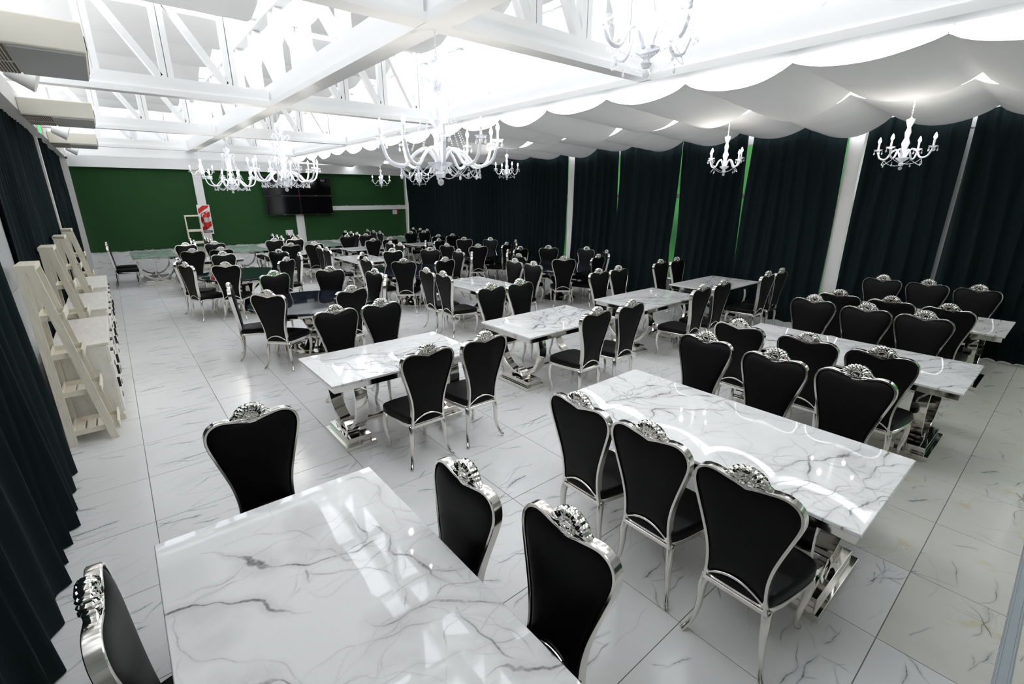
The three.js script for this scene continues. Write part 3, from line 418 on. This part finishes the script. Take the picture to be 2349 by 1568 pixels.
function hang(src, x, y, z, top, label, group, power) {
  const c = src.placed ? dup(src.o, label, group) : src.o; src.placed = true; c.position.set(x, y, z); tag(c, label, 'chandelier', group); delete c.userData.h;
  const lim = Math.min(top, 3.67), n = Math.round((lim - y - src.h) / 0.03), gs = [], L = lim - y - src.h; if (top > lim) { const w = new THREE.CylinderGeometry(0.003, 0.003, top - lim, 6); w.translate(0, (top + lim) / 2 - y, 0); gs.push(w); } for (let i = 0; i < Math.max(1, n); i++) { const g = new THREE.TorusGeometry(0.012, 0.003, 4, 8); g.scale(0.7, 1.35, 1); if (i % 2) g.rotateY(PI / 2); g.translate(0, src.h + (i + 0.5) * L / Math.max(1, n), 0); gs.push(g); }
  part(c, 'chain', gs, M.candle, 'white hanging chain');
  for (const k of power[1]) { const a = (k + (src.big ? 0.25 : 0.16)) / src.n * 2 * PI, l = new THREE.PointLight(lin(1, 0.96, 0.9), power[0], 0, 2); l.position.set(x + Math.cos(a) * src.R, y + src.yB + 0.11, z + Math.sin(a) * src.R); l.castShadow = true; l.shadow.radius = 1; scene.add(l); }
}
{
  const B = { o: chandelier(true, 'x', null), big: true, n: 10, R: 0.52, yB: 0.37, h: 1.03 }, Sm = { o: chandelier(false, 'x', null), n: 4, R: 0.285, yB: 0.24, h: 0.595 };
  const g1 = 'large crystal chandeliers', g2 = 'small crystal chandeliers';
  [[-3.87, 2.43, 'large lit crystal chandelier hanging from the first truss crossing, nearest the floor track'], [-8.75, 2.41, 'large lit crystal chandelier hanging from the second truss crossing'], [-13.2, 2.4, 'large lit crystal chandelier hanging from the third truss crossing, nearest the screens']].forEach(([z, y, l]) => hang(B, 2.37, y, z, 3.67, l, g1, [LAMP_BIG, [1, 6]]));
  hang(Sm, 2.35, 2.94, -1.72, 3.66, 'small four-armed crystal chandelier hanging high under the long truss beside the floor track', g2, [LAMP_SMALL, [0, 2]]);
  hang(Sm, 2.37, 2.82, -17.3, 3.66, 'small four-armed crystal chandelier nearest the extinguisher post', g2, [LAMP_SMALL, [1]]);
  [[-1.66, 'first from the floor track'], [-3.85, 'second from the floor track'], [-9.15, 'third from the floor track'], [-13.35, 'fourth from the floor track'], [-16.0, 'closest to the grass wall']].forEach(([z, w], i) => hang(Sm, 7.42, i < 2 ? 2.635 : i === 2 ? 2.70 : 2.62, z, 4.36, 'small four-armed crystal chandelier under the scalloped drapes, ' + w, g2, [LAMP_SMALL, i < 2 ? [0, 2] : [i % 4]]));
}

// ---------------------------------------------------------------- tables and chairs in place
const gBig = 'large white marble tables', gSmall = 'small white marble tables', gRound = 'dark round tables', gGreen = 'green stone tables';
const ord = ['first', 'second', 'third', 'fourth'];
const A = 'black silver-crested chair ';
// row along the floor track: long tables, chairs facing the window wall (E_) or the cabinet wall (W_)
[0.4, 3.04, 5.71, 8.3].forEach((x, i) => rectTable('big', x, -1.43, PI / 2, M.top[i % 2], 'large white marble table by the floor track, ' + ord[i] + ' from the cabinet wall', gBig));
const row1 = [
  [0, [[-0.28, -1.81, E_], [1.07, -1.63, W_], [1.19, -1.07, W_], [0.43, -2.99, S]]],
  [1, [[2.09, -1.85, E_], [2.09, -1.32, E_], [2.05, -0.76, E_], [4.05, -2.06, W_], [4.0, -1.43, W_], [4.05, -0.88, W_]]],
  [2, [[4.75, -2.09, E_], [4.74, -1.45, E_], [4.745, -0.89, E_], [6.71, -2.07, W_], [6.65, -1.49, W_], [6.66, -0.96, W_]]],
  [3, [[7.35, -1.98, E_], [7.36, -1.42, E_], [7.335, -0.87, E_], [9.32, -1.97, W_], [9.32, -1.41, W_], [9.29, -0.85, W_]]]];
const dirWord = (a) => a === N ? 'facing the grass wall' : a === S ? 'backing the grass wall' : a === E_ ? 'facing the window curtains' : 'backing the window curtains';
for (const [i, list] of row1) { const cnt = {}; for (const [x, z, a] of list) { cnt[a] = (cnt[a] || 0) + 1; const pos = list.filter((c) => c[2] === a).length > 1 ? ['furthest from the track', 'midway', 'nearest the track'][list.filter((c) => c[2] === a).length === 2 && cnt[a] === 2 ? 2 : cnt[a] - 1] + ', ' : ''; chairAt(x, z, a, A + dirWord(a) + ', ' + pos + ord[i] + ' large table', 'chairs at the large marble tables'); } }
// second row
[1.98, 4.26, 6.48, 8.58].forEach((x, i) => rectTable('small', x, -4.35, 0, M.topSmall[i % 2], 'small white marble table in the second row, ' + ord[i] + ' from the cabinet wall', gSmall));
const row2 = [[[1.87, 2.47], -3.385, [1.8, 2.36], -5.375], [[4.05, 4.69], -3.385, [4.05, 4.6], -5.375], [[6.3, 6.89], -3.37, [6.36, 6.9], -5.32], [[8.32, 8.86], -3.32, [8.25, 8.83], -5.34]];
const pairRow = (rows, name, grp) => rows.forEach(([a, za, b, zb], i) => { a.forEach((x, k) => chairAt(x, za, N, A + 'facing the grass wall, ' + (k ? 'curtain-side' : 'cabinet-side') + ', ' + ord[i] + ' ' + name, grp)); b.forEach((x, k) => chairAt(x, zb, S, A + 'backing the grass wall, ' + (k ? 'curtain-side' : 'cabinet-side') + ', ' + ord[i] + ' ' + name, grp)); });
pairRow(row2, 'second-row small table', 'chairs at the second-row small tables');
// single small tables among the round ones
rectTable('small', 5.12, -7.06, PI / 2, M.topSmall[1], 'small white marble table standing alone between two dark round tables', gSmall);
rectTable('small', 4.93, -12.15, PI / 2, M.topSmall[0], 'small white marble table standing alone behind the dark round tables', gSmall);
for (const [x, z, a, w] of [[4.11, -7.31, E_, 'further from the track'], [4.13, -6.79, E_, 'nearer the track'], [6.13, -7.31, W_, 'further from the track'], [6.12, -6.74, W_, 'nearer the track']]) chairAt(x, z, a, A + dirWord(a) + ', ' + w + ', lone table between round tables', 'chairs at the lone small tables');
for (const [x, z, a, w] of [[3.97, -12.46, E_, 'nearer the screens'], [3.96, -11.9, E_, 'further from the screens'], [5.89, -12.42, W_, 'nearer the screens'], [5.9, -11.86, W_, 'further from the screens']]) chairAt(x, z, a, A + dirWord(a) + ', ' + w + ', lone table behind round tables', 'chairs at the lone small tables');
// round tables with chairs turned to their centres
const rounds = [
  [2.2, -7.55, 'dark round table beside the cabinet aisle, nearer the floor track', 'track-end cabinet-aisle round table', [[1.14, -7.79], [1.43, -6.85], [2.43, -6.48], [3.2, -7.02], [3.36, -7.78], [2.86, -8.56], [1.95, -8.66]]],
  [2.0, -11.3, 'dark round table beside the cabinet aisle, nearer the grass wall', 'grass-end cabinet-aisle round table', [[0.94, -10.87], [1.53, -10.40], [0.9, -11.71], [2.64, -10.48], [3.11, -11.19], [2.93, -12.18], [1.82, -12.48]]],
  [5.02, -9.52, 'dark round table in the middle of the hall', 'mid-hall round table', [[5.92, -10.3], [6.23, -9.5], [6.11, -8.8], [5.16, -8.4], [4.39, -8.72], [5.09, -10.66], [3.92, -9.45], [4.2, -10.33]]],
  [7.87, -7.82, 'dark round table by the window curtains, nearer the floor track', 'track-end curtain-side round table', [[8.48, -8.78], [9.0, -7.95], [7.17, -6.95], [7.99, -6.72], [8.79, -7.15], [6.74, -7.9], [7.06, -8.67], [7.75, -9.03]]],
  [7.82, -11.22, 'dark round table by the window curtains, nearer the grass wall', 'grass-end curtain-side round table', [[8.24, -12.25], [8.8, -11.65], [7.31, -10.22], [8.22, -10.15], [8.87, -10.55], [6.74, -11.95], [7.38, -12.3], [6.78, -10.9]]]];
rounds.forEach(([x, z, label, short, list], i) => { roundTable(x, z, 0.4 * i, label, gRound); const seen = {}; for (const [fx, fz] of list) { const dx = fx - x, dz = fz - z, ax = Math.abs(dx), az = Math.abs(dz), sx = dx > 0 ? 'curtain' : 'cabinet', sz = dz > 0 ? 'track' : 'grass', side = ax > 2.1 * az ? sx : az > 2.1 * ax ? sz : sz + '-and-' + sx; const ch = chairAt(fx, fz, Math.atan2(-(x - fx), -(z - fz)), A + 'on the ' + side + ' side of ' + short, 'chairs around the ' + short); (seen[side] ||= []).push(ch); } for (const l of Object.values(seen)) if (l.length > 1) { l.sort((p, q) => p.position.z - q.position.z); l[0].userData.label += ', grass-wards'; l[l.length - 1].userData.label += ', track-wards'; } });
// row before the green tables
[1.75, 3.93, 6.2, 8.45].forEach((x, i) => rectTable('small', x, -14.6, 0, M.topSmall[(i + 1) % 2], 'small white marble table in the row before the green tables, ' + ord[i] + ' from the cabinet wall', gSmall));
pairRow([[[1.37, 1.97], -13.64, [1.44, 2.12], -15.56], [[3.6, 4.21], -13.64, [3.66, 4.24], -15.56], [[5.92, 6.47], -13.64, [5.88, 6.52], -15.56], [[8.17, 8.72], -13.64, [8.19, 8.72], -15.56]], 'small table before the green ones', 'chairs in the row before the green tables');
// green tables against the grass wall
[0.76, 3.1, 5.53, 8.33].forEach((x, i) => rectTable('green', x, -16.88, PI / 2, M.greenTop, 'grey-green stone table against the grass wall, ' + ord[i] + ' from the cabinet wall', gGreen));
const row6 = [[[-0.2, 1.72], [-17.05, -16.3]], [[2.14, 4.06], [-17.4, -16.86, -16.32]], [[4.57, 6.52], [-17.4, -16.86, -16.32]], [[7.37, 9.29], [-17.4, -16.86, -16.32]]];
const far = (z, zs) => zs.indexOf(z) === 0 ? 'nearest the grass' : zs.indexOf(z) === zs.length - 1 ? 'furthest from the grass' : 'in the middle';
row6.forEach(([[xa, xb], zs], i) => { for (const z of zs) chairAt(xa, z, E_, A + 'facing the window curtains at the ' + ord[i] + ' green table, ' + far(z, zs), 'chairs at the green tables'); for (const z of zs) chairAt(xb, z, W_, A + 'backing the window curtains at the ' + ord[i] + ' green table, ' + far(z, zs), 'chairs at the green tables'); });

// ---------------------------------------------------------------- cabinets and ladder shelves
function cabinet(z0, z1, label) {
  const t = thing('cabinet', label, 'cabinet', 'white cabinets'), x0 = -0.71, x1 = -0.28, L = z1 - z0;
  part(t, 'body', rbox(x0, x1, 0.06, 0.85, 0.005, L - 0.005, 0.004), M.cabinet); part(t, 'top_board', rbox(x0, x1 + 0.025, 0.85, 0.88, 0, L, 0.005), M.cabinet);
  part(t, 'plinth', rbox(x0 + 0.02, x1 - 0.03, 0, 0.06, 0.02, L - 0.02, 0.003), M.cream); for (const z of [0.03, L - 0.03]) part(t, 'foot', rbox(x1 - 0.07, x1 + 0.012, 0, 0.07, z - 0.03, z + 0.03, 0.004), M.cream);
  const w = L / 3; for (let k = 0; k < 3; k++) {
    const d = part(t, 'drawer', rbox(x1 - 0.004, x1 + 0.016, 0.66, 0.83, k * w + 0.02, (k + 1) * w - 0.02, 0.005), M.cabinet); part(d, 'handle', [rbox(x1 + 0.016, x1 + 0.04, 0.735, 0.75, (k + 0.5) * w - 0.055, (k + 0.5) * w + 0.055, 0.004)], M.blackMetal, 'black iron pull');
    const q = part(t, 'door', rbox(x1 - 0.004, x1 + 0.016, 0.09, 0.64, k * w + 0.02, (k + 1) * w - 0.02, 0.005), M.cabinet); part(q, 'handle', rbox(x1 + 0.016, x1 + 0.04, 0.36, 0.47, (k + 1) * w - 0.075, (k + 1) * w - 0.055, 0.004), M.blackMetal, 'black iron pull');
    for (const y of [0.16, 0.54]) part(q, 'hinge', [rbox(x1 + 0.016, x1 + 0.022, y - 0.014, y + 0.014, k * w + 0.02, k * w + 0.15, 0.002)], M.blackMetal, 'black strap hinge');
  }
  t.position.set(0, 0, z0); return t;
}
cabinet(-7.82, -6.32, 'whitewashed wooden cabinet nearest the floor track'); cabinet(-9.92, -8.36, 'whitewashed wooden cabinet in the middle of the three'); cabinet(-12.0, -10.46, 'whitewashed wooden cabinet nearest the grass wall');
let shelfSource = null;
function ladderShelf(x, z, turn, label) {           // local: leans at -x side, trays step out to +x, 0.4 wide along z
  let t;
  if (shelfSource) t = dup(shelfSource, label);
  else {
    t = shelfSource = thing('ladder_shelf', label, 'shelf', 'cream ladder shelves'); const Hh = 1.76, D = 0.315, W = 0.2, fx = (y) => 0.05 + (D - 0.05) * (1 - y / Hh);
    for (const s of [-1, 1]) { part(t, 'rear_leg', beam(V(0, 0, s * W), V(0.0, Hh, s * W), 0.028, 0.065, V(1, 0, 0)), M.cream); part(t, 'front_leg', beam(V(D, 0, s * W), V(0.06, Hh - 0.01, s * W), 0.028, 0.065, V(1, 0, 0)), M.cream); }
    part(t, 'cap', rbox(-0.04, 0.1, Hh - 0.045, Hh, -W - 0.014, W + 0.014, 0.004), M.cream);
    for (const y of [0.1, 0.5, 0.88, 1.25]) { const e = fx(y) + 0.075, b = 0.015, tray = part(t, 'tray', [rbox(b, e, y, y + 0.055, -W + 0.016, -W + 0.03, 0.003), rbox(b, e, y, y + 0.055, W - 0.03, W - 0.016, 0.003), rbox(e - 0.016, e, y, y + 0.075, -W - 0.005, W + 0.005, 0.003), rbox(b, b + 0.014, y, y + 0.06, -W + 0.016, W - 0.016, 0.003)], M.cream, 'shallow slatted tray'); const n = Math.max(1, Math.round((e - b) / 0.1)), w = (e - b - 0.03) / n; for (let k = 0; k < n; k++) part(tray, 'slat', rbox(b + 0.014 + k * w, b + 0.014 + (k + 1) * w - 0.014, y, y + 0.012, -W + 0.03, W - 0.03, 0.003), M.cream); }
  }
  t.position.set(x, 0, z); t.rotation.y = turn; return t;
}
ladderShelf(-0.685, -6.07, 0, 'cream ladder shelf with four trays before the first cabinet'); ladderShelf(-0.685, -8.09, 0, 'cream ladder shelf between the first and second cabinets'); ladderShelf(-0.685, -10.19, 0, 'cream ladder shelf between the second and third cabinets'); ladderShelf(-0.685, -12.25, 0, 'cream ladder shelf past the last cabinet');
ladderShelf(2.05, -18.6, -PI / 2, 'cream ladder shelf standing against the grass wall beside the extinguisher post');

// ---------------------------------------------------------------- air conditioners and fittings on the cabinet wall
function aircon(z0, z1, label) {
  const t = thing('air_conditioner', label, 'air conditioner', 'ceiling air conditioners'), x0 = -0.62, x1 = 0.1, y0 = 3.3, y1 = 3.52, L = z1 - z0;
  part(t, 'casing', rbox(x0, x1, y0 + 0.012, y1, 0, L, 0.02, 2), M.acBody); part(t, 'underside', rbox(x0 + 0.3, x1 - 0.012, y0, y0 + 0.014, 0.015, L - 0.015, 0.004), M.acGrey, 'grey underside panel');
  const g = part(t, 'intake_grille', rbox(x0 + 0.02, x0 + 0.285, y0 + 0.002, y0 + 0.014, 0.02, L - 0.02, 0.003), M.grille, 'dark intake grille'); for (let k = 0; k < 14; k++) part(g, 'slat', box(x0 + 0.02 + k * 0.019, x0 + 0.024 + k * 0.019, y0 - 0.004, y0 + 0.002, 0.02, L - 0.02), M.acBody); part(g, 'rib', box(x0 + 0.02, x0 + 0.29, y0 - 0.006, y0 + 0.002, L / 2 - 0.008, L / 2 + 0.008), M.acBody);
  part(t, 'louver', rbox(x1 - 0.01, x1 + 0.006, y0 + 0.05, y1 - 0.08, 0.05, L - 0.05, 0.003), M.darkGap, 'dark outlet slot'); part(t, 'mounting_rail', [box(x0 - 0.04, x0 + 0.02, y1 - 0.1, y1 + 0.02, 0.1, L - 0.1)], M.white); for (const z of [0.12, L - 0.12]) part(t, 'hanger_rod', [box(x0 + 0.3, x0 + 0.32, y1, 3.67, z - 0.01, z + 0.01)], M.white);
  t.position.z = z0; return t;
}
aircon(-5.95, -4.92, 'beige ceiling air conditioner nearest the floor track'); aircon(-9.9, -8.86, 'beige ceiling air conditioner in the middle of the cabinet wall'); aircon(-14.1, -13.1, 'beige ceiling air conditioner nearest the grass wall');
function speaker(z, label) { const t = thing('wall_speaker', label, 'speaker', 'white wall speakers'); const b = lathe([[0, 0], [0.06, 0], [0.075, 0.02], [0.115, 0.2], [0.12, 0.215], [0.11, 0.22], [0, 0.21]], 20); b.rotateZ(-PI / 2 - 0.35); b.translate(0.05, 0.02, 0); part(t, 'housing', toCreasedNormals(plain(b), 0.6), M.whitePost); part(t, 'bracket', [rbox(-0.08, 0.06, 0.02, 0.05, -0.05, 0.05, 0.004), rbox(-0.085, -0.07, -0.06, 0.1, -0.06, 0.06, 0.003)], M.white); t.position.set(-0.535, 3.45, z); }
speaker(-6.75, 'white cone-shaped speaker on the rail beam between two air conditioners'); speaker(-12.0, 'white cone-shaped speaker on the rail beam beside the green exit light'); speaker(-16.2, 'white cone-shaped speaker on the rail beam nearest the grass wall');
{ const t = thing('exit_sign', 'small green exit light over the curtains on the cabinet wall', 'exit sign'); part(t, 'case', rbox(-0.62, -0.6, 3.3, 3.46, -11.4, -11.0, 0.004), M.whitePost); part(t, 'lamp_face', rbox(-0.6, -0.594, 3.32, 3.44, -11.37, -11.03, 0.002), M.greenGlow, 'glowing green face'); }
{ const t = thing('security_camera', 'small white bullet camera at the corner of the grass wall', 'camera'); const c = new THREE.CylinderGeometry(0.035, 0.035, 0.16, 14); c.rotateX(PI / 2 - 0.3); c.translate(0, -0.06, 0.06); part(t, 'body', c, M.whitePost); const l = new THREE.CylinderGeometry(0.026, 0.026, 0.01, 14); l.rotateX(PI / 2 - 0.3); l.translate(0, -0.087, 0.143); part(t, 'lens', l, M.darkGap); part(t, 'mount', box(-0.02, 0.02, -0.06, 0.02, -0.02, 0.02), M.whitePost); t.position.set(-0.598, 3.42, -18.2); }

// ---------------------------------------------------------------- things on the grass wall
{
  const t = thing('video_wall', 'four black flat screens mounted as one video wall', 'screens'), x0 = 4.29, x1 = 6.6, y0 = 1.69, y1 = 3.0, xm = (x0 + x1) / 2, ym = (y0 + y1) / 2;
  for (const [a, b] of [[x0, xm], [xm, x1]]) for (const [c, d] of [[y0, ym], [ym, y1]]) { const p = part(t, 'screen', rbox(a + 0.003, b - 0.003, c + 0.003, d - 0.003, ZB + 0.16, ZB + 0.22, 0.006), M.tvBezel, 'black flat screen'); part(p, 'glass', box(a + 0.018, b - 0.018, c + 0.026, d - 0.018, ZB + 0.2201, ZB + 0.2225), M.screen); part(p, 'standby_light', box(b - 0.06, b - 0.035, c + 0.006, c + 0.02, ZB + 0.22, ZB + 0.224), M.redGlow, 'red standby light'); part(p, 'badge', box((a + b) / 2 - 0.03, (a + b) / 2 + 0.03, c + 0.006, c + 0.014, ZB + 0.22, ZB + 0.2225), M.plate); }
  part(t, 'wall_mount', box(x0 + 0.2, x1 - 0.2, y0 + 0.2, y1 - 0.2, ZB + 0.03, ZB + 0.16), M.blackMetal);
}
{
  const cv = document.createElement('canvas'); cv.width = 192; cv.height = 512; const c = cv.getContext('2d'); c.fillStyle = '#f2efee'; c.fillRect(0, 0, 192, 512); c.fillStyle = '#c4161c';
  for (const [y, h] of [[-60, 90], [110, 90], [280, 90]]) { c.beginPath(); c.moveTo(10, y + 130); c.lineTo(182, y); c.lineTo(182, y + h); c.lineTo(10, y + 130 + h); c.closePath(); c.save(); c.beginPath(); c.rect(10, 10, 172, 440); c.clip(); c.beginPath(); c.moveTo(10, y + 130); c.lineTo(182, y); c.lineTo(182, y + h); c.lineTo(10, y + 130 + h); c.fill(); c.restore(); }
  c.strokeStyle = '#c4161c'; c.lineWidth = 5; c.beginPath(); c.arc(140, 42, 22, 0, 7); c.stroke(); c.fillStyle = '#f2efee'; c.fillRect(8, 446, 176, 60); c.fillStyle = '#17171c'; c.fillRect(14, 452, 164, 36); c.fillStyle = '#e8e8e8'; c.beginPath(); c.moveTo(26, 478); c.lineTo(36, 460); c.lineTo(46, 478); c.fill(); c.fillRect(56, 466, 100, 8); c.fillStyle = '#d98a8c'; c.fillRect(14, 492, 164, 8);
  const tx = new THREE.CanvasTexture(cv); tx.colorSpace = THREE.SRGBColorSpace;
  const t = thing('extinguisher_board', 'red and white striped board behind the fire extinguisher', 'sign'); part(t, 'panel', rbox(2.24, 2.6, 1.14, 2.07, ZB + 0.09, ZB + 0.1, 0.002), M.whitePost); const pl = new THREE.PlaneGeometry(0.35, 0.92); pl.translate(2.42, 1.605, ZB + 0.1015); part(t, 'print', pl, std({ map: tx, roughness: 0.45 }), 'red and white diagonal stripes');
  const f = thing('fire_extinguisher', 'red fire extinguisher hanging on the striped board', 'extinguisher'); const b = lathe([[0, 0], [0.075, 0], [0.085, 0.012], [0.085, 0.34], [0.07, 0.39], [0.03, 0.42], [0.028, 0.45], [0, 0.45]], 22); part(f, 'cylinder', toCreasedNormals(plain(b), 0.6), M.red); const lb = new THREE.CylinderGeometry(0.0862, 0.0862, 0.15, 22, 1, true, -0.9, 1.8); lb.translate(0, 0.24, 0); part(f, 'plate', lb, M.plate, 'silver instruction plate'); part(f, 'valve', [rbox(-0.03, 0.03, 0.45, 0.48, -0.02, 0.02, 0.004), beam(V(-0.02, 0.48, 0), V(0.1, 0.53, 0), 0.02, 0.012), beam(V(-0.02, 0.46, 0), V(0.1, 0.475, 0), 0.02, 0.012)], M.red); part(f, 'hose', sweep([V(-0.03, 0.465, 0), V(-0.1, 0.44, 0), V(-0.12, 0.3, 0.01), V(-0.11, 0.12, 0.02)], () => 0.011, 14, 6), M.blackMetal, 'black hose'); f.position.set(2.43, 1.36, ZB + 0.203);
  part(f, 'hanger', box(-0.02, 0.02, 0.3, 0.4, -0.0995, -0.08), M.blackMetal);
  const s = thing('paper_notice', 'small white notice with a red edge on the grass wall', 'notice'); part(s, 'sheet', box(9.13, 9.38, 1.62, 1.8, ZB + 0.026, ZB + 0.032), M.whitePost); part(s, 'edge_band', box(9.325, 9.38, 1.62, 1.8, ZB + 0.0321, ZB + 0.0335), M.red);
  const e = thing('fuse_box', 'small white electrical box on the grass wall beside a post', 'fuse box'); part(e, 'case', rbox(4.86, 5.1, 0.86, 1.16, ZB + 0.02, ZB + 0.1, 0.01), M.whitePost); part(e, 'door', rbox(4.89, 5.07, 0.9, 1.12, ZB + 0.1, ZB + 0.108, 0.004), M.white);
  const o = thing('socket', 'small black wall socket in the tiled base', 'socket'); part(o, 'plate', rbox(0.74, 0.86, 0.4, 0.47, ZB, ZB + 0.012, 0.004), M.blackMetal); part(o, 'outlet', rbox(0.78, 0.82, 0.42, 0.45, ZB + 0.012, ZB + 0.016, 0.002), M.darkGap);
}
const words = (s) => s.split(/\s+/).length;
scene.traverse((o) => { if (o.parent === scene && o.userData.label && (words(o.userData.label) > 16 || words(o.userData.label) < 4)) console.log('label length', o.name, o.userData.label); });
renderer.render(scene, camera);
